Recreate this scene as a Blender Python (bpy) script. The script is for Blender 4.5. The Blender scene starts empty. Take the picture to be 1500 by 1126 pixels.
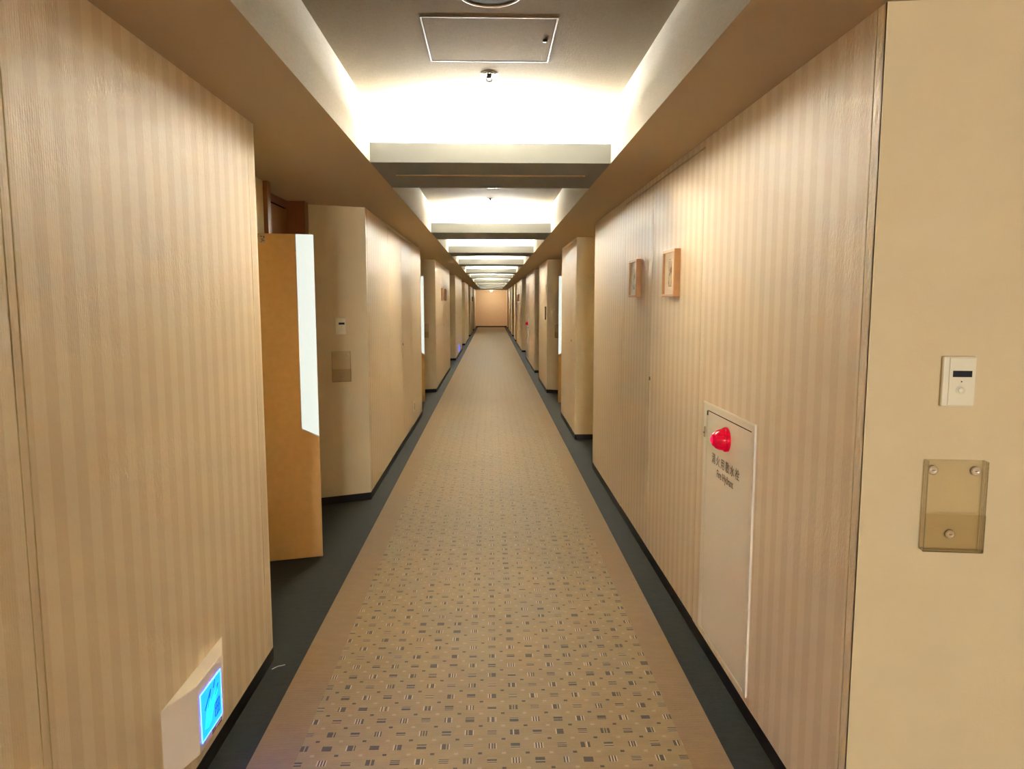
import bpy, bmesh, math, random
from mathutils import Vector, Matrix
random.seed(4)
D = bpy.data
C = bpy.context.scene
COL = C.collection
PI = math.pi

# ---------------------------------------------------------------- dimensions
XL, XR = 0.9237, 0.9141          # wall faces left / right of the camera line
H = 2.187                        # soffit height
HC = 2.447                       # ceiling of the raised coffers
RX = 0.597                       # half width of the coffer
YB = -13.0                       # back of the corridor, behind the camera
YE = 44.0                        # end wall
DEEP = 1.30                      # back wall of the alcoves
BEAMS = [-10.8, -7.2, -3.6, 0.0, 3.738, 7.43, 10.42, 13.6, 17.5, 21.2, 25.3, 29.5, 33.6, 37.8]
BL = 0.81                        # length of a beam along the corridor
CEND = 42.3

# ---------------------------------------------------------------- node helper
def lin(r, g, b):
    f = lambda c: ((c/255+0.055)/1.055)**2.4 if c > 10 else c/255/12.92
    return (f(r), f(g), f(b), 1)

class NT:
    def __init__(s, name):
        s.m = D.materials.new(name); s.m.use_nodes = True
        s.t = s.m.node_tree; s.t.nodes.clear()
        s.out = s.t.nodes.new('ShaderNodeOutputMaterial')
    def n(s, typ, **kw):
        x = s.t.nodes.new(typ)
        for k, v in kw.items(): setattr(x, k, v)
        return x
    def put(s, sock, v):
        if hasattr(v, 'is_output'): s.t.links.new(v, sock)
        elif v is not None: sock.default_value = v
    def math(s, op, a, b=None, c=None):
        x = s.n('ShaderNodeMath', operation=op)
        for i, v in enumerate((a, b, c)):
            if v is not None: s.put(x.inputs[i], v)
        return x.outputs[0]
    def mix(s, f, a, b):
        x = s.n('ShaderNodeMix', data_type='RGBA')
        s.put(x.inputs[0], f); s.put(x.inputs[6], a); s.put(x.inputs[7], b)
        return x.outputs[2]
    def coord(s): return s.n('ShaderNodeTexCoord').outputs['Object']
    def sep(s, v):
        x = s.n('ShaderNodeSeparateXYZ'); s.put(x.inputs[0], v); return x.outputs
    def comb(s, a, b, c):
        x = s.n('ShaderNodeCombineXYZ')
        for i, v in enumerate((a, b, c)): s.put(x.inputs[i], v)
        return x.outputs[0]
    def mapped(s, v, sc):
        x = s.n('ShaderNodeMapping'); s.put(x.inputs[0], v); x.inputs['Scale'].default_value = sc
        return x.outputs[0]
    def noise(s, v, scale=5, detail=3, rough=.5):
        x = s.n('ShaderNodeTexNoise'); s.put(x.inputs['Vector'], v)
        x.inputs['Scale'].default_value = scale; x.inputs['Detail'].default_value = detail
        x.inputs['Roughness'].default_value = rough
        return x.outputs['Fac']
    def rng(s, v, a, b, c, d):
        x = s.n('ShaderNodeMapRange'); s.put(x.inputs[0], v)
        for i, q in enumerate((a, b, c, d)): x.inputs[i+1].default_value = q
        return x.outputs[0]
    def bump(s, h, strength=.2, dist=.002):
        x = s.n('ShaderNodeBump'); s.put(x.inputs['Height'], h)
        x.inputs['Strength'].default_value = strength; x.inputs['Distance'].default_value = dist
        return x.outputs[0]
    def bsdf(s, color, rough=.5, spec=.5, normal=None, metal=0, **kw):
        x = s.n('ShaderNodeBsdfPrincipled')
        s.put(x.inputs['Base Color'], color); s.put(x.inputs['Roughness'], rough)
        x.inputs['Specular IOR Level'].default_value = spec; x.inputs['Metallic'].default_value = metal
        if normal is not None: s.put(x.inputs['Normal'], normal)
        for k, v in kw.items(): s.put(x.inputs[k.replace('_', ' ')], v)
        s.t.links.new(x.outputs[0], s.out.inputs[0])
        return x

M = {}
def simple(key, col, rough=.5, spec=.5, metal=0, var=.06, scale=30, bump=0, **kw):
    t = NT(key); co = t.coord(); n = t.noise(co, scale, 4)
    c2 = tuple(min(1, v*(1+var)) for v in col[:3])+(1,); c1 = tuple(v*(1-var) for v in col[:3])+(1,)
    nm = t.bump(n, bump, .001) if bump else None
    t.bsdf(t.mix(n, c1, c2), rough, spec, nm, metal, **kw)
    M[key] = t.m

def wallpaper(key, ca, cb, period):
    t = NT(key); co = t.coord(); o = t.sep(co)
    ph = t.math('FRACT', t.math('DIVIDE', o[1], period))
    tri = t.math('ABSOLUTE', t.math('SUBTRACT', ph, .5))           # 0 .. .5
    st = t.rng(tri, .235, .265, 0, 1)
    fine = t.math('FRACT', t.math('DIVIDE', o[1], period/12))
    fine = t.rng(t.math('ABSOLUTE', t.math('SUBTRACT', fine, .5)), .1, .4, 0, 1)
    c = t.mix(st, ca, cb)
    mot = t.noise(t.mapped(co, (1, 1, .35)), 14, 5, .6)
    c = t.mix(t.math('MULTIPLY', t.rng(mot, .3, .7, 0, 1), .10), c, tuple(v*.72 for v in ca[:3])+(1,))
    emb = t.noise(t.mapped(co, (1, 1, .45)), 95, 4, .65)
    hgt = t.math('ADD', emb, t.math('MULTIPLY', fine, .12))
    t.bsdf(c, t.rng(emb, .3, .7, .38, .54), .24, t.bump(hgt, .62, .004))
    M[key] = t.m
wallpaper('striped_paper', lin(236, 219, 191), lin(227, 207, 176), .0915)

def plain_paper(key, col, bs=.25):
    t = NT(key); co = t.coord()
    a = t.noise(co, 7, 5, .6); b = t.noise(co, 130, 3, .6)
    c = t.mix(t.math('MULTIPLY', t.rng(a, .3, .7, 0, 1), .22), col, tuple(v*w for v, w in zip(col[:3], (.84, .76, .66)))+(1,))
    t.bsdf(c, .62, .3, t.bump(b, bs, .002)); M[key] = t.m
plain_paper('plain_paper', lin(226, 209, 166))
plain_paper('end_paper', lin(238, 208, 172))

def ceiling_paper(key, col):
    t = NT(key); co = t.coord()
    a = t.noise(t.mapped(co, (6, 1, 6)), 40, 4, .6); b = t.noise(t.mapped(co, (1, 6, 6)), 40, 4, .6)
    w = t.math('MULTIPLY', t.math('ADD', a, b), .5)
    c = t.mix(t.math('MULTIPLY', t.rng(w, .38, .62, 0, 1), .45), col, tuple(v*.70 for v in col[:3])+(1,))
    t.bsdf(c, .9, .02, t.bump(w, .4, .003)); M[key] = t.m
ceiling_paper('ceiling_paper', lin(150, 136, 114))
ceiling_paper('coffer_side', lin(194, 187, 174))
simple('soffit_paint', lin(190, 170, 140), .75, .2, var=.02, scale=60, bump=.1)
simple('beam_paint_bright', lin(206, 206, 198), .8, .1, var=.015, scale=60)  # beam paint, brightened copy so the trough wall throws back more lamp light
simple('beam_paint_dimmed', lin(136, 139, 138), .7, .2, var=.015, scale=60)  # same paint, darkened copy to hold down the light on lip and underside
simple('baseboard_vinyl', lin(30, 25, 22), .45, .35, var=.1, scale=20)
simple('groove_shade', lin(70, 50, 32), .8, .1)  # shade inside the seams and door gaps, put into the core's colour
simple('door_wood', lin(150, 98, 45), .45, .4, var=.15, scale=9)
simple('frame_wood', lin(142, 90, 44), .45, .4, var=.12, scale=9)
simple('black_gap', lin(20, 15, 10), .8, .1)
simple('leatherette', lin(226, 182, 114), .5, .35, var=.11, scale=26, bump=.25)
simple('fin_trim', lin(235, 220, 190), .35, .5, var=.02)
simple('hydrant_paint', lin(238, 230, 212), .4, .4, var=.01)
simple('hydrant_edge', lin(246, 240, 222), .3, .5, var=.01)
simple('ink', lin(128, 116, 96), .6, .2, var=.02)
simple('chrome', lin(205, 202, 196), .22, .5, 1, var=.03)
simple('screw_cap', lin(216, 194, 156), .15, .6, var=.03)
simple('dark_metal', lin(45, 38, 32), .35, .5, .6)
simple('hatch_frame', lin(160, 147, 126), .5, .2, var=.02)
simple('white_plastic', lin(236, 226, 204), .35, .45, var=.01)
simple('exit_plastic', lin(248, 241, 229), .4, .4, var=.01)
simple('ivory_plastic', lin(242, 236, 206), .3, .5, var=.015)
simple('display_black', lin(30, 32, 36), .18, .5, var=.05)
simple('light_frame_wood', lin(196, 140, 74), .35, .45, var=.1, scale=25)
simple('mat_board', lin(228, 216, 190), .7, .2, var=.03)
simple('black_glass', lin(14, 14, 18), .15, .6, var=.1)
simple('brass_slot', lin(168, 128, 74), .4, .4, .3)
simple('sticker_paper', lin(205, 180, 150), .6, .2, var=.04)
simple('grey_plate', lin(120, 96, 66), .5, .3, var=.08)
simple('thread_white', lin(215, 215, 205), .7, .2)

def print_mat(key, col, ink):
    t = NT(key); co = t.coord(); a = t.noise(t.mapped(co, (1.2, 1, .7)), 34, 4, .6)
    t.bsdf(t.mix(t.rng(a, .44, .6, 0, 1), col, ink), .6, .2); M[key] = t.m
print_mat('print_brown', lin(214, 196, 166), lin(140, 104, 88))
print_mat('print_green', lin(204, 200, 174), lin(128, 138, 120))

def emit(key, col, st, base=(.8, .8, .8, 1)):
    t = NT(key); t.bsdf(base, .35, .5, None, 0, Emission_Color=col, Emission_Strength=st); M[key] = t.m
emit('lit_acrylic', (.90, .97, .88, 1), .50, (.12, .12, .12, 1))
emit('exit_blue', (.001, .042, 1.0, 1), 8.5, (.01, .03, .1, 1))
emit('exit_cyan', (.001, .085, 1.0, 1), 8, (.01, .1, .1, 1))
emit('exit_edge', (.03, .085, 1.0, 1), 8, (.03, .1, .2, 1))
emit('exit_mark', (.0, .07, .5, 1), .5, (.0, .03, .08, 1))
emit('end_lamp', (1, .95, .8, 1), 4.0)

t = NT('red_lens'); co = t.coord()
t.bsdf(lin(200, 10, 36), .12, .6, None, 0, Emission_Color=(1, .0, .05, 1), Emission_Strength=.12)
M['red_lens'] = t.m
emit('red_core', (1, .0, .12, 1), .55, lin(220, 10, 50))

t = NT('clear_acrylic')
tr = t.n('ShaderNodeBsdfTransparent'); tr.inputs[0].default_value = (.94, .922, .88, 1)
gl = t.n('ShaderNodeBsdfGlossy'); gl.inputs[0].default_value = (1, 1, 1, 1); gl.inputs['Roughness'].default_value = .06
fr = t.n('ShaderNodeFresnel'); fr.inputs[0].default_value = 1.3
mx = t.n('ShaderNodeMixShader')
t.t.links.new(fr.outputs[0], mx.inputs[0]); t.t.links.new(tr.outputs[0], mx.inputs[1]); t.t.links.new(gl.outputs[0], mx.inputs[2])
t.t.links.new(mx.outputs[0], t.out.inputs[0]); M['clear_acrylic'] = t.m

# dark carpet at the sides
t = NT('teal_carpet'); co = t.coord()
a = t.noise(t.mapped(co, (1, 2.2, 1)), 16, 5, .65); b = t.noise(co, 420, 2, .6); d = t.noise(co, 2.2, 3)
c = t.mix(t.rng(a, .3, .7, 0, 1), lin(16, 24, 26), lin(34, 43, 44))
c = t.mix(t.math('MULTIPLY', t.rng(d, .4, .7, 0, 1), .35), c, lin(40, 46, 43))
t.bsdf(c, .6, .3, t.bump(t.math('ADD', b, a), .5, .004), 0, Sheen_Weight=.2, Sheen_Roughness=.35, Sheen_Tint=lin(190, 200, 190)); M['teal_carpet'] = t.m

# patterned runner
t = NT('runner_carpet'); co = t.coord(); o = t.sep(co)
P = .0795
u = t.math('DIVIDE', t.math('ADD', o[0], .0025), P); v = t.math('DIVIDE', t.math('SUBTRACT', o[1], 2.254), P)
def cellmask(u, v, hu, hv):
    i = t.math('ROUND', u); j = t.math('ROUND', v)
    fu = t.math('SUBTRACT', u, i); fv = t.math('SUBTRACT', v, j)
    m = t.math('MULTIPLY', t.math('LESS_THAN', t.math('ABSOLUTE', fu), hu), t.math('LESS_THAN', t.math('ABSOLUTE', fv), hv))
    par = t.math('ABSOLUTE', t.math('MODULO', t.math('ADD', i, j), 2))
    par = t.math('GREATER_THAN', par, .5)
    return i, j, fu, fv, m, par
i, j, fu, fv, gm, par = cellmask(u, v, .2, .19)
wn0 = t.n('ShaderNodeTexWhiteNoise', noise_dimensions='3D'); t.put(wn0.inputs['Vector'], t.comb(i, j, 0.37))
along = t.math('ADD', t.math('MULTIPLY', fu, par), t.math('MULTIPLY', fv, t.math('SUBTRACT', 1, par)))
bar = t.math('FLOOR', t.math('MULTIPLY', t.math('ADD', along, .2), 17))
wn = t.n('ShaderNodeTexWhiteNoise', noise_dimensions='3D')
t.put(wn.inputs['Vector'], t.comb(t.math('MULTIPLY', i, 1.0), t.math('MULTIPLY', j, 1.0), bar))
r = wn.outputs['Value']
alt = t.math('ABSOLUTE', t.math('MODULO', bar, 2))
darkp = t.math('LESS_THAN', r, t.math('ADD', .30, t.math('MULTIPLY', alt, .55)))
lightp = t.math('MULTIPLY', t.math('GREATER_THAN', r, .52), t.math('SUBTRACT', 1, alt))
lightp = t.math('MULTIPLY', lightp, t.math('ADD', .35, t.math('MULTIPLY', par, .65)))
i2, j2, fu2, fv2, dm, par2 = cellmask(t.math('ADD', u, .5), t.math('ADD', v, .5), .085, .07)
inside = t.math('LESS_THAN', t.math('ABSOLUTE', o[0]), .647)
n1 = t.noise(t.mapped(co, (1, 2.5, 1)), 11, 5, .6); n2 = t.noise(co, 330, 2, .6)
wear = t.noise(co, 1.4, 3)
fieldc = t.mix(t.rng(n1, .3, .7, 0, 1), lin(152, 130, 88), lin(167, 144, 99))
bordc = t.mix(t.rng(n1, .3, .7, 0, 1), lin(142, 113, 76), lin(155, 125, 86))
base = t.mix(inside, bordc, fieldc)
base = t.mix(t.math('MULTIPLY', t.rng(wear, .42, .65, 0, 1), .18), base, lin(118, 92, 64))
dark = lin(38, 37, 42); light = lin(206, 188, 156)
gmi = t.math('MULTIPLY', gm, inside); dmi = t.math('MULTIPLY', dm, inside)
c = t.mix(t.math('MULTIPLY', gmi, darkp), base, dark)
c = t.mix(t.math('MULTIPLY', gmi, t.math('MULTIPLY', lightp, t.math('SUBTRACT', 1, darkp))), c, light)
c = t.mix(t.math('MULTIPLY', dmi, par2), c, lin(40, 36, 32))
c = t.mix(t.math('MULTIPLY', dmi, t.math('SUBTRACT', 1, par2)), c, lin(184, 160, 126))
rib = t.math('SINE', t.math('MULTIPLY', o[1], 900))
c = t.mix(t.math('MULTIPLY', n2, .18), c, lin(120, 92, 62))
t.bsdf(c, .55, .62, t.bump(t.math('ADD', n2, t.math('MULTIPLY', rib, .25)), .35, .003), 0, Sheen_Weight=1.0, Sheen_Roughness=.35, Sheen_Tint=lin(240, 224, 180)); M['runner_carpet'] = t.m

# ---------------------------------------------------------------- mesh helper
class MB:
    def __init__(s): s.v, s.f, s.mi, s.sm = [], [], [], []
    def face(s, pts, mi=0, smooth=False):
        b = len(s.v); s.v += [tuple(p) for p in pts]; s.f.append(tuple(range(b, b+len(pts)))); s.mi.append(mi); s.sm.append(smooth)
    def box(s, x0, x1, y0, y1, z0, z1, mi=0, fm=None):
        fm = fm or {}
        x0, x1 = min(x0, x1), max(x0, x1); y0, y1 = min(y0, y1), max(y0, y1)
        b = len(s.v)
        s.v += [(x0,y0,z0),(x1,y0,z0),(x1,y1,z0),(x0,y1,z0),(x0,y0,z1),(x1,y0,z1),(x1,y1,z1),(x0,y1,z1)]
        for k, q in (('-z',(0,3,2,1)),('+z',(4,5,6,7)),('-y',(0,1,5,4)),('+x',(1,2,6,5)),('+y',(2,3,7,6)),('-x',(3,0,4,7))):
            s.f.append(tuple(b+i for i in q)); s.mi.append(fm.get(k, mi)); s.sm.append(False)
    def prism(s, poly, a, b, axis='z', mi=0):
        """extrude a closed polygon along an axis (poly in the two other axes)"""
        def P(p, h): return (p[0], p[1], h) if axis == 'z' else ((p[0], h, p[1]) if axis == 'y' else (h, p[0], p[1]))
        n = len(poly); o = len(s.v)
        s.v += [P(p, a) for p in poly] + [P(p, b) for p in poly]
        s.f.append(tuple(range(o, o+n))); s.f.append(tuple(range(o+n, o+2*n))[::-1])
        for i in range(n):
            j = (i+1) % n; s.f.append((o+i, o+j, o+n+j, o+n+i))
        s.mi += [mi]*(n+2); s.sm += [False]*(n+2)
    def lathe(s, prof, c=(0,0,0), axis='z', n=32, mi=0, smooth=True, sign=1):
        """profile of (radius, height) pairs turned about an axis through c"""
        o = len(s.v)
        for r, h in prof:
            for k in range(n):
                a = 2*PI*k/n; p, q = r*math.cos(a), r*math.sin(a); h2 = h*sign
                d = (p, q, h2) if axis == 'z' else ((p, h2, q) if axis == 'y' else (h2, p, q))
                s.v.append((c[0]+d[0], c[1]+d[1], c[2]+d[2]))
        for a in range(len(prof)-1):
            for k in range(n):
                l = (k+1) % n
                s.f.append((o+a*n+k, o+a*n+l, o+(a+1)*n+l, o+(a+1)*n+k)); s.mi.append(mi); s.sm.append(smooth)
        for a in (0, len(prof)-1):
            if prof[a][0] > 1e-6:
                s.f.append(tuple(o+a*n+k for k in range(n))); s.mi.append(mi); s.sm.append(False)
        return s
    def tube(s, pts, r, n=8, mi=0):
        o = len(s.v); m = len(pts)
        for i, p in enumerate(pts):
            a = Vector(pts[max(0, i-1)]); b = Vector(pts[min(m-1, i+1)]); d = (b-a).normalized()
            u = d.cross(Vector((0,0,1)));
            if u.length < 1e-4: u = Vector((1,0,0))
            u.normalize(); w = d.cross(u)
            for k in range(n):
                q = Vector(p)+r*(math.cos(2*PI*k/n)*u+math.sin(2*PI*k/n)*w); s.v.append(tuple(q))
        for i in range(m-1):
            for k in range(n):
                l = (k+1) % n; s.f.append((o+i*n+k, o+i*n+l, o+(i+1)*n+l, o+(i+1)*n+k)); s.mi.append(mi); s.sm.append(True)
        for i in (0, m-1):
            s.f.append(tuple(o+i*n+k for k in range(n))); s.mi.append(mi); s.sm.append(False)
    def build(s, name, mats, parent=None, bevel=0, seg=2):
        me = D.meshes.new(name); me.from_pydata(s.v, [], s.f)
        if not isinstance(mats, (list, tuple)): mats = [mats]
        for m in mats: me.materials.append(M[m])
        for p, a, b in zip(me.polygons, s.mi, s.sm): p.material_index = a; p.use_smooth = b
        bm = bmesh.new(); bm.from_mesh(me); bmesh.ops.remove_doubles(bm, verts=bm.verts, dist=1e-6)
        bmesh.ops.recalc_face_normals(bm, faces=bm.faces); bm.to_mesh(me); bm.free()
        ob = D.objects.new(name, me); COL.objects.link(ob)
        if parent is not None: ob.parent = parent
        if bevel:
            md = ob.modifiers.new('bevel', 'BEVEL'); md.width = bevel; md.segments = seg; md.limit_method = 'ANGLE'
            md.angle_limit = math.radians(40)
        return ob

def B(*a, **k):
    m = MB(); m.box(*a, **k); return m

def tag(o, label=None, cat=None, group=None, kind=None):
    if label: o['label'] = label
    if cat: o['category'] = cat
    if group: o['group'] = group
    if kind: o['kind'] = kind
    return o
def thing(name, loc, rz, label, cat, group=None):
    o = D.objects.new(name, None); COL.objects.link(o); o.empty_display_size = .1
    o.location = loc; o.rotation_euler = (0, 0, rz)
    return tag(o, label, cat, group)
def struct(o): o['kind'] = 'structure'; return o
def dup(root, loc, rz=None, label=None, group=None):
    def cp(o, par):
        c = o.copy(); COL.objects.link(c)
        if par is not None: c.parent = par
        for ch in o.children: cp(ch, c)
        return c
    r = cp(root, None); r.location = loc
    if rz is not None: r.rotation_euler = (0, 0, rz)
    if label: r['label'] = label
    if group: r['group'] = group
    return r

LW, RW = PI/2, -PI/2            # turn of things hung on the left / right wall (local +x right, +y into the wall)

def text_mesh(name, body, size, loc, mat, parent, depth=.0003, width=1.0, space=1.0):
    cu = D.curves.new(name, 'FONT'); cu.body = body; cu.size = size; cu.extrude = depth; cu.space_character = space
    cu.align_x = 'CENTER'; cu.align_y = 'CENTER'
    tmp = D.objects.new(name+'_tmp', cu); COL.objects.link(tmp)
    dg = bpy.context.evaluated_depsgraph_get()
    me = D.meshes.new_from_object(tmp.evaluated_get(dg)); D.objects.remove(tmp)
    # text lies in XY: stand it up on the wall (local x right, z up, normal -y)
    me.transform(Matrix(((width,0,0,loc[0]), (0,0,-1,loc[1]), (0,1,0,loc[2]), (0,0,0,1))))
    me.materials.clear(); me.materials.append(M[mat])
    ob = D.objects.new(name, me); COL.objects.link(ob); ob.parent = parent
    return ob

# ================================================================ SETTING
struct(B(-1.7, 1.7, YB-.1, YE+.1, -.08, 0).build('floor', 'teal_carpet'))

# ceiling: soffits, coffer sides and raised coffer ceiling
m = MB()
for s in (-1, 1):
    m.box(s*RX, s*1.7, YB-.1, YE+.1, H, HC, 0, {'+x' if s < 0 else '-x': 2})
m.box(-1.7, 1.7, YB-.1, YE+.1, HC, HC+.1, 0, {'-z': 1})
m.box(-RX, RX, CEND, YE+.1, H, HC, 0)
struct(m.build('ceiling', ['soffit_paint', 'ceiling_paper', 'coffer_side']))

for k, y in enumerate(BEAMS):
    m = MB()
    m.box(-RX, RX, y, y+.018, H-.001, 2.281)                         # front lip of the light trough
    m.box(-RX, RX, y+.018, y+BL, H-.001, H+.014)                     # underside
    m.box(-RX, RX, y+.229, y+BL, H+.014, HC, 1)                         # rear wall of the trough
    struct(m.build('trim_%d' % (k+1), ['beam_paint_dimmed', 'beam_paint_bright']))

# --- side walls
# each run of striped panelling: y0, y1, seams, doors (list of (ya, yb, lock_y))
FIN = 2.53
LEFT = [(-1.22, 2.97, [1.437, 1.465, 2.893], [])]
for k in range(6):
    c = 5.5+6.72*k; e = min(c+6.72-FIN, YE)
    LEFT.append((c, e, [c+.075, e-.07], [(c+1.17, c+2.14, c+2.16), (c+2.14, c+3.03, None)] if e-c > 3.5 else []))
LEFT[2] = (12.22, LEFT[2][1], [12.3], [(13.15, 14.2, 14.26), (14.2, 15.1, None)])
RIGHT = [(1.749, 6.52, [1.792, 6.44], [(3.19, 4.178, None), (4.178, 5.06, 4.182)]),
         (7.91, 9.55, [7.98], [(8.17, 9.22, 8.365)]),
         (12.08, 14.15, [12.16], []), (15.5, 19.5, [15.58], [(16.2, 17.0, None)]),
         (22.03, 26.8, [22.1], [(23.45, 24.43, None), (24.43, 25.33, None)]),
         (28.2, 29.83, [], [(28.5, 29.5, None)]), (32.36, 34.4, [], []), (35.75, 39.78, [], []), (42.31, YE, [], [])]
RFIN = [12.08, 22.03, 32.36, 42.31]                                   # corners of the alcoves that hold guest room doors
LFIN = [5.5+6.72*k for k in range(6)]
DTOP = 2.158
door_no = [0]
def closet_door(s, X, ya, yb, lock):
    door_no[0] += 1
    g = .0035
    ob = MB(); ob.box(s*X, s*(X+.026), ya+g, yb-g, .06, DTOP-.007, 0)
    d = struct(ob.build('door_%d' % door_no[0], 'striped_paper'))
    if lock is not None:
        z = 1.062; y = lock
        m = MB(); m.lathe([(.0, .004), (.012, .004), (.013, .0)], (s*X, y, z), 'x', 20, 0, True, -s)
        m.lathe([(.0, .0055), (.0085, .005), (.0085, .003)], (s*X, y, z), 'x', 16, 1, True, -s)
        l = m.build('door_lock', ['chrome', 'dark_metal'], d); l['label'] = 'small chrome flush lock'
def wall(name, s, X, runs, fins, plainfar):
    """s = -1 left, +1 right; solid panelling blocks with grooves and door recesses, angled alcove walls"""
    bb = MB(); inner = '+x' if s < 0 else '-x'; PP = ['striped_paper', 'plain_paper', 'groove_shade']
    for (y0, y1, seams, doors) in runs:
        m = MB()
        cuts = sorted(set([y0]+seams+[y1]+[d[0] for d in doors]+[d[1] for d in doors]))
        m.box(s*(X+.03), s*1.5, y0+.004, y1-.004, 0, H+.002, 1, {inner: 2})       # core
        m.box(s*(X+.006), s*(X+.03), y0+.004, y1-.004, 0, .06, 1)
        for a, b in zip(cuts[:-1], cuts[1:]):
            ga = .0025 if a != y0 else 0; gb = .0025 if b != y1 else 0
            isd = any(abs(d[0]-a) < 1e-6 and abs(d[1]-b) < 1e-6 for d in doors)
            fm = {inner: 0, '-y': 1, '+y': 1}
            if isd: m.box(s*X, s*(X+.03), a, b, DTOP, H+.002, 1, fm)
            else: m.box(s*X, s*(X+.03), a+ga, b-gb, .056, H+.002, 1, fm)
        struct(m.build(name, PP))
        for d in doors: closet_door(s, X, *d)
        bb.box(s*(X-.0015), s*(X+.02), y0-.0015, y1+.0015, 0, .056)
    for c in fins:                                                    # angled wall of a guest room alcove
        yb = c-math.tan(math.radians(24))*(DEEP-X)
        m = MB(); m.prism([(s*X, c+.0005), (s*DEEP, yb), (s*1.5, yb), (s*1.5, c+.004)], .056, H+.002, 'z', 1)
        struct(m.build(name, PP))
        bb.prism([(s*(X-.0015), c-.0015), (s*DEEP, yb-.0015), (s*DEEP, yb+.02), (s*X, c+.02)], 0, .056, 'z')
        a = c-FIN-.01; n0, n1 = c-1.17, c-.32                         # back wall of the alcove, with the recess for the door
        m = MB()
        m.box(s*DEEP, s*1.5, a, n0, 0, H+.002, 1); m.box(s*DEEP, s*1.5, n1, c, 0, H+.002, 1)
        m.box(s*1.45, s*1.5, n0, n1, 0, H+.002, 1)
        struct(m.build(name, PP))
        bb.box(s*(DEEP-.002), s*(DEEP+.01), a, n0-.03, 0, .056)
        guest_door(s, c)
    for y, dep in plainfar:                                           # straight alcoves without a door
        bb.box(s*(X-.0015), s*1.45, y-.0015, y+.03, 0, .056)
    return MB(), bb
def guest_door(s, c):
    door_no[0] += 1
    d = MB(); d.box(s*1.402, s*1.44, c-1.11, c-.335, .008, 2.128, 0)
    d = struct(d.build('door_%d' % door_no[0], 'door_wood'))
    f = MB()
    f.box(s*1.275, s*1.45, c-1.19, c-1.13, 0, H-.001); f.box(s*1.275, s*1.45, c-.345, c-.25, 0, H-.001)
    f.box(s*1.395, s*1.45, c-1.13, c-.312, 2.14, H-.001)
    f.box(s*1.41, s*1.45, c-1.13, c-.312, 0, 2.14, 1)
    fr = f.build('door_frame', ['frame_wood', 'black_gap'], d); fr['label'] = 'wooden door frame'
m, bb = wall('wall_left', -1, XL, LEFT, LFIN, [])
m.box(-DEEP, -1.5, YB, -1.22, 0, H+.002, 1)
struct(m.build('wall_left', ['striped_paper', 'plain_paper'])); struct(bb.build('baseboard_left', 'baseboard_vinyl'))
m, bb = wall('wall_right', 1, XR, RIGHT, RFIN, [(7.91, 0), (15.5, 0), (28.2, 0), (35.75, 0)])
# backs of the straight alcoves
for a, b in ((6.5, 7.93), (14.13, 15.52), (26.78, 28.22), (34.38, 35.77)): m.box(1.45, 1.5, a, b, 0, H+.002, 1)
# the angled wall beside the camera
RA = math.radians(8)
yb = 1.749-math.tan(RA)*(1.5-XR)
m.prism([(XR, 1.7495), (1.5, yb), (1.5, 1.755), (XR, 1.755)], .056, H+.002, 'z', 1)
bb.prism([(XR-.0015, 1.747), (1.5, yb-.0015), (1.5, yb+.02), (XR, 1.77)], 0, .056, 'z')
m.box(1.5, 1.6, YB, YE, 0, H+.002, 1)
struct(m.build('wall_right', ['striped_paper', 'plain_paper'])); struct(bb.build('baseboard_right', 'baseboard_vinyl'))
m = MB(); m.box(-1.7, 1.7, YE, YE+.1, 0, H+.002)
struct(m.build('wall_end', 'end_paper'))
struct(B(-XL, XR, YE-.012, YE+.002, 0, .075).build('baseboard_end', 'baseboard_vinyl'))
struct(B(-1.7, 1.7, YB-.1, YB, 0, H+.002).build('wall_back', 'plain_paper'))
m = MB(); m.box(-1.6, -1.5, YB, YE, 0, H+.002); m.box(1.6, 1.7, YB, YE, 0, H+.002)
struct(m.build('wall_outer', 'plain_paper'))

# ================================================================ CARPET
rn = B(-.797, .778, YB+.02, YE-.02, 0, .004).build('carpet_runner', 'runner_carpet')
tag(rn, 'long beige carpet runner with small dark and cream block pattern down the corridor', 'carpet')
m = MB(); m.tube([(-.905, 2.885, .0022), (-.895, 2.90, .0024), (-.886, 2.911, .0022), (-.874, 2.914, .0024), (-.862, 2.922, .0022)], .0016, 6)
tag(m.build('thread', 'thread_white'), 'short white thread lying on the dark carpet beside the left wall', 'thread')

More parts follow.
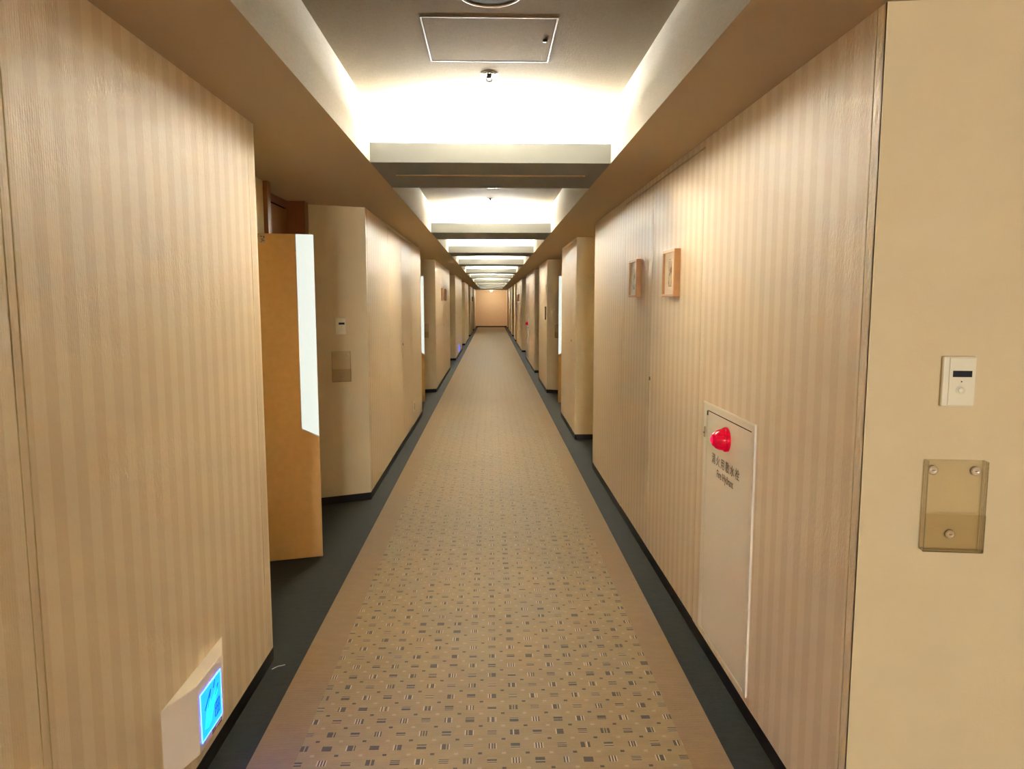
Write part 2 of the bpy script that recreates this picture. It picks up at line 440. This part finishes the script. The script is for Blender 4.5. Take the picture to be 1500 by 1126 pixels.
# ================================================================ LIT ROOM FINS
def make_fin(s, name, label, loc):
    r = thing(name, loc, s*-1*math.radians(16) if s > 0 else math.radians(16), label, 'light', 'lit fin panels beside the guest room doors')
    q = lambda pts: [(s*-x, z) for x, z in pts]
    b = MB(); b.prism(q([(0, .012), (.300, .012), (.300, .722), (.199, .773), (.199, 1.876), (0, 1.876)]), 0, .042, 'y')
    b.build('panel', 'leatherette', r, .0012)
    l = MB(); l.prism(q([(.2035, .779), (.2985, .731), (.2985, 1.876), (.2035, 1.876)]), -.002, .044, 'y')
    o = l.build('light_panel', 'lit_acrylic', r, .001); o['label'] = 'glowing white acrylic panel'
    e = MB(); e.prism(q([(.199, .773), (.2995, .7222), (.2995, .7302), (.2035, .7785), (.2035, 1.78), (.199, 1.78)]), -.003, .045, 'y')
    e.build('trim_strip', 'fin_trim', r)
    for z in (1.74, .16):
        k = MB(); k.box(s*.0, s*.034, .008, .034, z-.012, z+.012)
        k.build('bracket', 'dark_metal' if z > 1 else 'fin_trim', r)
    k = MB(); k.box(s*.0, s*.03, .008, .034, .013, .06); k.build('bracket', 'fin_trim', r)
    st = MB(); st.box(s*-.010, s*-.044, -.0012, 0, 1.822, 1.868)
    st.build('sticker', 'sticker_paper', r)
    mk = MB()
    for (x0, x1, z0, z1) in ((.016,.026,1.855,1.862),(.03,.039,1.85,1.862),(.018,.034,1.842,1.847),(.022,.038,1.833,1.839),(.017,.026,1.8275,1.831)):
        mk.box(s*-x0, s*-x1, -.0016, -.001, z0, z1)
    mk.build('sticker_print', 'ink', r)
    return r
lf = make_fin(-1, 'light_fin', 'tall brown fin with glowing white upper edge at the nearest left alcove', (-1.285, 4.127, 0))
for k, lb in ((1, 'lit fin at the second left alcove, behind the long panelled wall'),
              (2, 'lit fin at the third left alcove, a thin white line beyond the two left pictures')):
    dup(lf, (-1.285, 4.127+6.72*k, 0), None, lb)
rf = make_fin(1, 'light_fin', 'lit fin at the right alcove, left of the short panel with one closet door', (1.275, 12.08-1.373, 0))

# ================================================================ CEILING FITTINGS
def hatch():
    r = thing('access_hatch', (-.004, 2.797, HC), 0, 'square ceiling access hatch with a white metal frame in the first coffer', 'ceiling hatch')
    w, d = .232, .228
    f = MB()
    for a in (-1, 1):
        f.box(a*(w-.0055), a*w, -d, d, -.004, .0); f.box(-w+.0055, w-.0055, a*(d-.0055), a*d, -.004, 0)
    f.build('frame', 'hatch_frame', r)
    B(-w+.0085, w-.0085, -d+.0085, d-.0085, -.0025, 0).build('panel', 'ceiling_paper', r)
    k = MB(); k.lathe([(.009, 0), (.009, -.006), (.006, -.008), (0, -.008)], (w-.03, -.02, -.0025), 'z', 16); k.build('latch', 'dark_metal', r)
hatch()
def sprinkler(y, label):
    r = thing('sprinkler', (-.006, y, HC), 0, label, 'sprinkler', 'sprinkler heads along the coffered ceiling')
    f = MB(); f.lathe([(.037, 0), (.037, -.003), (.030, -.007), (.014, -.008), (0, -.008)], (0,0,0), 'z', 28); f.build('flange', 'chrome', r)
    b = MB(); b.lathe([(.011, -.008), (.011, -.018), (.006, -.021), (0, -.021)], (0,0,0), 'z', 16); b.build('body', 'dark_metal', r)
    a = MB()
    for s in (-1, 1): a.tube([(s*.010, 0, -.017), (s*.012, 0, -.026), (s*.004, 0, -.034)], .0022, 8)
    a.build('arm', 'dark_metal', r)
    d = MB(); d.lathe([(0, -.034), (.015, -.034), (.016, -.036), (0, -.0365)], (0,0,0), 'z', 20); d.build('deflector', 'chrome', r)
    return r
sprinkler(3.181, 'small round sprinkler head behind the ceiling hatch in the first coffer')
sprinkler(6.90, 'small round sprinkler head in the second coffer, seen below the first beam')
def speaker(y, label):
    r = thing('downlight', (0, y, HC), 0, label, 'ceiling light', 'unlit round fittings along the coffered ceiling')
    f = MB(); f.lathe([(.100, 0), (.100, -.004), (.094, -.006), (.090, -.004), (.090, 0)], (0,0,0), 'z', 48); f.build('trim_ring', 'white_plastic', r)
    b = MB(); b.lathe([(.090, -.003), (.070, -.0025), (.03, -.0015), (0, -.001)], (0,0,0), 'z', 48); b.build('lens', 'black_glass', r)
    return r
speaker(2.385, 'unlit dark round ceiling fitting before the hatch, at the top of the photo')
speaker(6.20, 'round ceiling fitting in the second coffer, peeking below the first beam')
def slot(y, label):
    r = thing('air_slot', (0, y, H), 0, label, 'air vent')
    f = MB()
    for a in (-1, 1): f.box(-.515, .515, a*.0098, a*.0125, -.003, -.001)
    for a in (-1, 1): f.box(a*.508, a*.515, -.008, .008, -.0035, -.001)
    f.build('frame', 'brass_slot', r)
    B(-.508, .508, -.0096, .0096, -.002, -.001).build('slot', 'black_gap', r)
slot(4.112, 'long narrow air slot in the underside of the first ceiling beam')
r = thing('ceiling_lamp', (0, 42.8, H), 0, 'tiny glowing ceiling lamp before the far end wall', 'ceiling light')
f = MB(); f.lathe([(.09, 0), (.09, -.02), (.08, -.025), (0, -.025)], (0,0,0), 'z', 24); f.build('base', 'white_plastic', r)
f = MB(); f.lathe([(.075, -.025), (.065, -.06), (.03, -.08), (0, -.084)], (0,0,0), 'z', 24); f.build('globe', 'end_lamp', r)

# ================================================================ WALL FITTINGS
def call_plate(loc, rz, label):
    r = thing('call_panel', loc, rz, label, 'wall panel', 'doorbell panels beside the guest room doors')
    w, h = .0375, .0605
    p = MB(); p.box(-w, w, -.012, 0, -h, h); p.build('plate', 'ivory_plastic', r, .004, 3)
    p = MB(); p.box(-w+.0135, w-.002, -.0150, -.0118, -h+.003, h-.003); p.build('face', 'ivory_plastic', r, .0025, 3)
    p = MB(); p.box(-.0165, .0265, -.0158, -.0148, .0115, .0265); p.build('display', 'display_black', r)
    p = MB(); p.lathe([(.0016, -.0150), (.0016, -.0156), (0, -.0156)], (.004, 0, .0005), 'y', 12); p.build('indicator', 'display_black', r)
    p = MB(); p.lathe([(.0105, -.0148), (.0105, -.0160), (.0085, -.0163), (.0080, -.0158), (.0076, -.0185), (.004, -.0195), (0, -.0197)], (.003, 0, -.020), 'y', 24); p.build('button', 'ivory_plastic', r)
    return r
def holder(loc, rz, label):
    r = thing('document_holder', loc, rz, label, 'wall holder', 'clear document holders beside the guest room doors')
    w, h = .069, .1125
    p = MB(); p.box(-w, w, -.004, -.001, -h, h); p.build('back_plate', 'clear_acrylic', r, .001)
    p = MB()
    p.box(-w, w, -.026, -.0235, -h, -.018); p.box(-w, w, -.0235, -.004, -h, -h+.003)
    p.box(-w, -w+.0025, -.0235, -.004, -h+.003, h); p.box(w-.0025, w, -.0235, -.004, -h+.003, h)
    p.build('pocket', 'clear_acrylic', r, .0006)
    for x, z in ((-.049, .086), (.049, .086), (0, -.073)):
        q = MB(); q.lathe([(.0115, -.004), (.0115, -.006), (.009, -.0085), (.006, -.009), (.0045, -.008), (0, -.008)], (x, 0, z), 'y', 20); sc = q.build('screw', 'screw_cap', r)
        q = MB(); q.box(x-.003, x+.003, -.0093, -.0080, z-.0006, z+.0006); q.build('screw_slot', 'dark_metal', sc)
    return r
def on_diag(xa, c, ang, s, X):
    """point on an angled alcove wall at world x"""
    return (xa, c-math.tan(ang)*(abs(xa)-X), 0)
A24 = math.radians(24)
x, y, _ = on_diag(1.117, 1.749, RA, 1, XR); call_plate((x, y-.001, 1.311), -RA, 'ivory doorbell panel with a dark display on the near right wall')
x, y, _ = on_diag(1.1235, 1.749, RA, 1, XR); holder((x, y-.001, 1.007), -RA, 'large clear document holder on the near right wall below the ivory panel')
x, y, _ = on_diag(-1.106, 5.5, A24, -1, XL); call_plate((x, y-.001, 1.324), A24, 'small ivory doorbell panel on the left alcove wall behind the brown fin')
x, y, _ = on_diag(-1.110, 5.5, A24, -1, XL); holder((x, y-.001, 1.028), A24, 'clear document holder on the left alcove wall below the small ivory panel')
x, y, _ = on_diag(-1.110, 12.22, A24, -1, XL); holder((x, y-.001, 1.028), A24, 'clear document holder beside the second left lit fin')
x, y, _ = on_diag(1.110, 12.08, A24, 1, XR); holder((x, y-.001, 1.028), -A24, 'clear document holder beside the right lit fin')

def picture(loc, rz, label, mat, detail=True):
    r = thing('picture_frame', loc, rz, label, 'picture', 'small framed pictures on the closet doors')
    w, h, d, t = .122, .1155, .031, .013
    f = MB()
    for a in (-1, 1):
        f.box(a*(w-t), a*w, -d, 0, -h, h); f.box(-w+t, w-t, -d, 0, a*(h-t), a*h)
    f.build('frame', 'light_frame_wood', r, .001)
    B(-w+t, w-t, -.020, -.004, -h+t, h-t).build('mat_board', 'mat_board', r)
    B(-.036, .036, -.0206, -.0200, -.066, .062).build('print', mat, r)
    if detail:
        k = MB(); k.box(-.024, .018, -.0209, -.0205, .068, .070); k.build('caption_line', 'ink', r)
    return r
picture((XR, 3.680, 1.642), RW, 'nearest wooden framed picture on the right closet door, with a brown sketch', 'print_brown')
picture((XR, 4.612, 1.645), RW, 'second wooden framed picture on the right closet doors, with a grey green sketch', 'print_green', False)
picture((-XL, 13.72, 1.640), LW, 'nearer of the two distant pictures on the left wall', 'print_brown')
picture((-XL, 14.66, 1.640), LW, 'farther of the two distant pictures on the left wall', 'print_green', False)
picture((-XL, 35.3, 1.640), LW, 'single tiny dark framed picture far down the left wall', 'print_brown')
picture((XR, 23.95, 1.640), RW, 'nearer of the far right wall pictures beyond the far red lamp', 'print_brown')
picture((XR, 24.88, 1.640), RW, 'farther of the far right wall pictures beyond the far red lamp', 'print_green', False)

def hydrant(loc, label, group, letters=True):
    r = thing('hydrant_box', loc, RW, label, 'fire hydrant', group)
    W, Z0, Z1 = .304, .086, 1.080                                   # half width; heights
    f = MB(); t = .006
    f.box(-W, W, -t, 0, 1.050, Z1); f.box(-W, W, -t, 0, Z0, .094)
    f.box(-W, -.262, -t, 0, .094, 1.050); f.box(.268, W, -t, 0, .094, 1.050)
    f.build('frame', 'hydrant_paint', r, .0015)
    e = MB(); e.box(-W-.001, W+.001, -t-.003, -t+.001, Z1-.006, Z1+.002); e.box(W-.0015, W+.002, -t-.003, -t+.001, Z0, Z1-.006)
    e.build('edge_trim', 'hydrant_edge', r, .001)
    B(-.262, .268, -.0015, 0, .094, 1.050).build('gap', 'black_gap', r)
    d = MB(); d.box(-.259, .2655, -t+.001, -.0015, .0965, 1.0445); dr = d.build('door', 'hydrant_paint', r, .001)
    h = MB(); h.box(-.286, -.275, -t-.004, -t, .93, .975); h.box(-.291, -.283, -t-.007, -t-.004, .945, .952); h.build('latch', 'chrome', r, .001)
    h = MB(); h.box(-.258, -.248, -t-.002, -t+.001, 1.028, 1.046); h.build('hinge', 'dark_metal', r)
    # red lamp
    c = (.006, -t, .972)
    b = MB(); b.lathe([(.048, 0), (.048, -.009), (.0455, -.014), (.042, -.015)], c, 'y', 36); lp = b.build('lamp_base', 'red_lens', r); lp['label'] = 'dark red ring of the lamp'
    b = MB(); b.lathe([(.0430, -.012), (.0420, -.020), (.0385, -.033), (.0315, -.046), (.022, -.056), (.011, -.0615), (0, -.063)], c, 'y', 36)
    for k in range(12):
        a = 2*PI*k/12; b.tube([(c[0]+.0422*math.cos(a), c[1]-.017, c[2]+.0422*math.sin(a)), (c[0]+.0392*math.cos(a), c[1]-.031, c[2]+.0392*math.sin(a)), (c[0]+.0322*math.cos(a), c[1]-.045, c[2]+.0322*math.sin(a))], .0011, 6)
    lp2 = b.build('lamp_dome', 'red_lens', r); lp2['label'] = 'glowing red lamp dome'
    b = MB(); b.lathe([(0, -.0645), (.008, -.0635), (.014, -.0605), (.0185, -.057)], c, 'y', 24); b.build('lamp_glow', 'red_core', lp2)
    if letters:
        text_mesh('lettering', '消火用散水栓', .046, (-.008, -t-.0002, .861), 'ink', r, width=1.0, space=1.52)
        text_mesh('lettering', 'Fire Hydrant', .044, (-.006, -t-.0002, .812), 'ink', r, width=.88)
    return r
hydrant((XR, 2.771, 0), 'cream fire hydrant cabinet with red lamp and lettering on the near right wall', 'fire hydrant cabinets')
hydrant((XR, 18.25, 0), 'distant hydrant cabinet far down the right wall, marked by its red lamp', 'fire hydrant cabinets')

def exit_lamp(loc, label):
    r = thing('exit_light', loc, LW, label, 'exit light', 'low exit lights on the left wall')
    hb = MB()                                                        # trapezoid body: slanted ends, flat front
    hb.prism([(-.234, 0), (-.098, -.046), (.098, -.046), (.234, 0)], .150, .367, 'z')
    hb.build('housing', 'exit_plastic', r, .002)
    y = -.046
    B(-.080, .082, y-.0015, y+.001, .176, .326).build('sign_panel', 'exit_blue', r)
    e = MB()
    for a in (-1, 1):
        e.box(.001+a*.081-.0015, .001+a*.081+.0015, y-.0025, y, .1745, .3275); e.box(-.080, .082, y-.0025, y, .251+a*.075-.0015, .251+a*.075+.0015)
    e.build('sign_rim', 'exit_edge', r)
    g = MB()                                                         # pale swoosh of an arrow and a runner like shape
    g.prism([(-.058, .205), (-.030, .196), (-.004, .206), (.006, .226), (.052, .272), (.044, .290), (-.006, .262), (-.010, .292), (-.040, .252)], y-.0022, y-.001, 'y')
    g.build('sign_symbol', 'exit_cyan', r)
    def line(k, x0, z0, x1, z1, w=.0028):
        dx, dz = x1-x0, z1-z0; L = math.hypot(dx, dz); nx, nz = -dz/L*w/2, dx/L*w/2
        k.prism([(x0+nx, z0+nz), (x1+nx, z1+nz), (x1-nx, z1-nz), (x0-nx, z0-nz)], y-.0028, y-.0012, 'y')
    def strokes(name, segs):
        k = MB()
        for q in segs: line(k, *q)
        k.build(name, 'exit_mark', r)
    strokes('sign_arrow', [(-.052, .262, -.002, .305), (-.002, .305, -.030, .258)])
    strokes('sign_stroke', [(.018, .298, .034, .318)])
    strokes('sign_stroke', [(.028, .270, .058, .294)])
    strokes('sign_doorway', [(.026, .198, .026, .240), (.026, .240, .064, .246), (.064, .246, .064, .202), (.064, .202, .026, .198),
                             (.040, .200, .040, .242), (.052, .201, .052, .243), (.026, .222, .064, .224)])
    l = MB(); l.box(-.002, .078, y-.0012, y+.001, .154, .170); l.build('name_tag', 'chrome', r)
    l = MB(); l.box(.026, .072, y-.0018, y-.001, .163, .165); l.build('tag_line', 'exit_plastic', r)
    return r
exit_lamp((-XL, 2.184, 0), 'cream wall light with a glowing blue sign low on the near left wall')
exit_lamp((-XL, 20.0, 0), 'distant low wall light with a bluish sign far down the left wall')

r = thing('wall_outlet', (-XL, 8.63, 0), LW, 'small beige outlet plate low on the left panelled wall', 'outlet')
B(-.036, .036, -.008, 0, .212, .332).build('plate', 'ivory_plastic', r, .002)
B(-.014, .014, -.0095, -.007, .235, .310).build('socket', 'grey_plate', r)
r = thing('wall_plate', (XR, 12.34, 0), RW, 'narrow dark plate on the right wall just beyond the lit fin alcove', 'wall plate')
B(-.05, .05, -.018, 0, 1.205, 1.425).build('plate', 'grey_plate', r, .002)
B(-.04, .04, -.0195, -.0175, 1.22, 1.41).build('face', 'light_frame_wood', r)

# ================================================================ LIGHT
def area(name, loc, sx, sy, power, col, rot=(0,0,0)):
    l = D.lights.new(name, 'AREA'); l.shape = 'RECTANGLE'; l.size = sx; l.size_y = sy; l.energy = power; l.color = col
    o = D.objects.new(name, l); COL.objects.link(o); o.location = loc; o.rotation_euler = rot
    return o
POWER = 98.0
for k, y in enumerate(BEAMS):
    area('cove_lamp', (0, y+.075, 2.279), .62, .045, POWER, (.95, 1.0, 1.02), (PI, 0, 0))

area('lobby_light', (0, YB+.25, 1.25), 1.7, 1.7, 410, (.97, .985, 1.03), (PI/2, 0, 0))
l = D.lights.new('end_lamp', 'POINT'); l.energy = 17; l.color = (1, .95, .78); l.shadow_soft_size = .07
o = D.objects.new('end_lamp', l); COL.objects.link(o); o.location = (0, 42.8, H-.2)
w = D.worlds.new('world'); C.world = w; w.use_nodes = True
w.node_tree.nodes['Background'].inputs[0].default_value = (.8, .75, .7, 1); w.node_tree.nodes['Background'].inputs[1].default_value = 0.0

# ================================================================ CAMERA
cam = D.cameras.new('camera'); co = D.objects.new('camera', cam); COL.objects.link(co)
co.location = (0, 0, 1.5); co.rotation_euler = (PI/2-.1121, 0, -.028)
cam.sensor_width = 36; cam.lens = 1073.19/1500*36; cam.clip_start = .02; cam.clip_end = 200
C.camera = co
C.view_settings.view_transform = 'Standard'; C.view_settings.look = 'None'
C.view_settings.gamma = 1; C.view_settings.use_curve_mapping = False
C.view_settings.exposure = 0.84
try:
    C.cycles.max_bounces = 14; C.cycles.diffuse_bounces = 10; C.cycles.glossy_bounces = 4; C.cycles.transparent_max_bounces = 16
    C.cycles.sample_clamp_indirect = 0.0
except Exception: pass
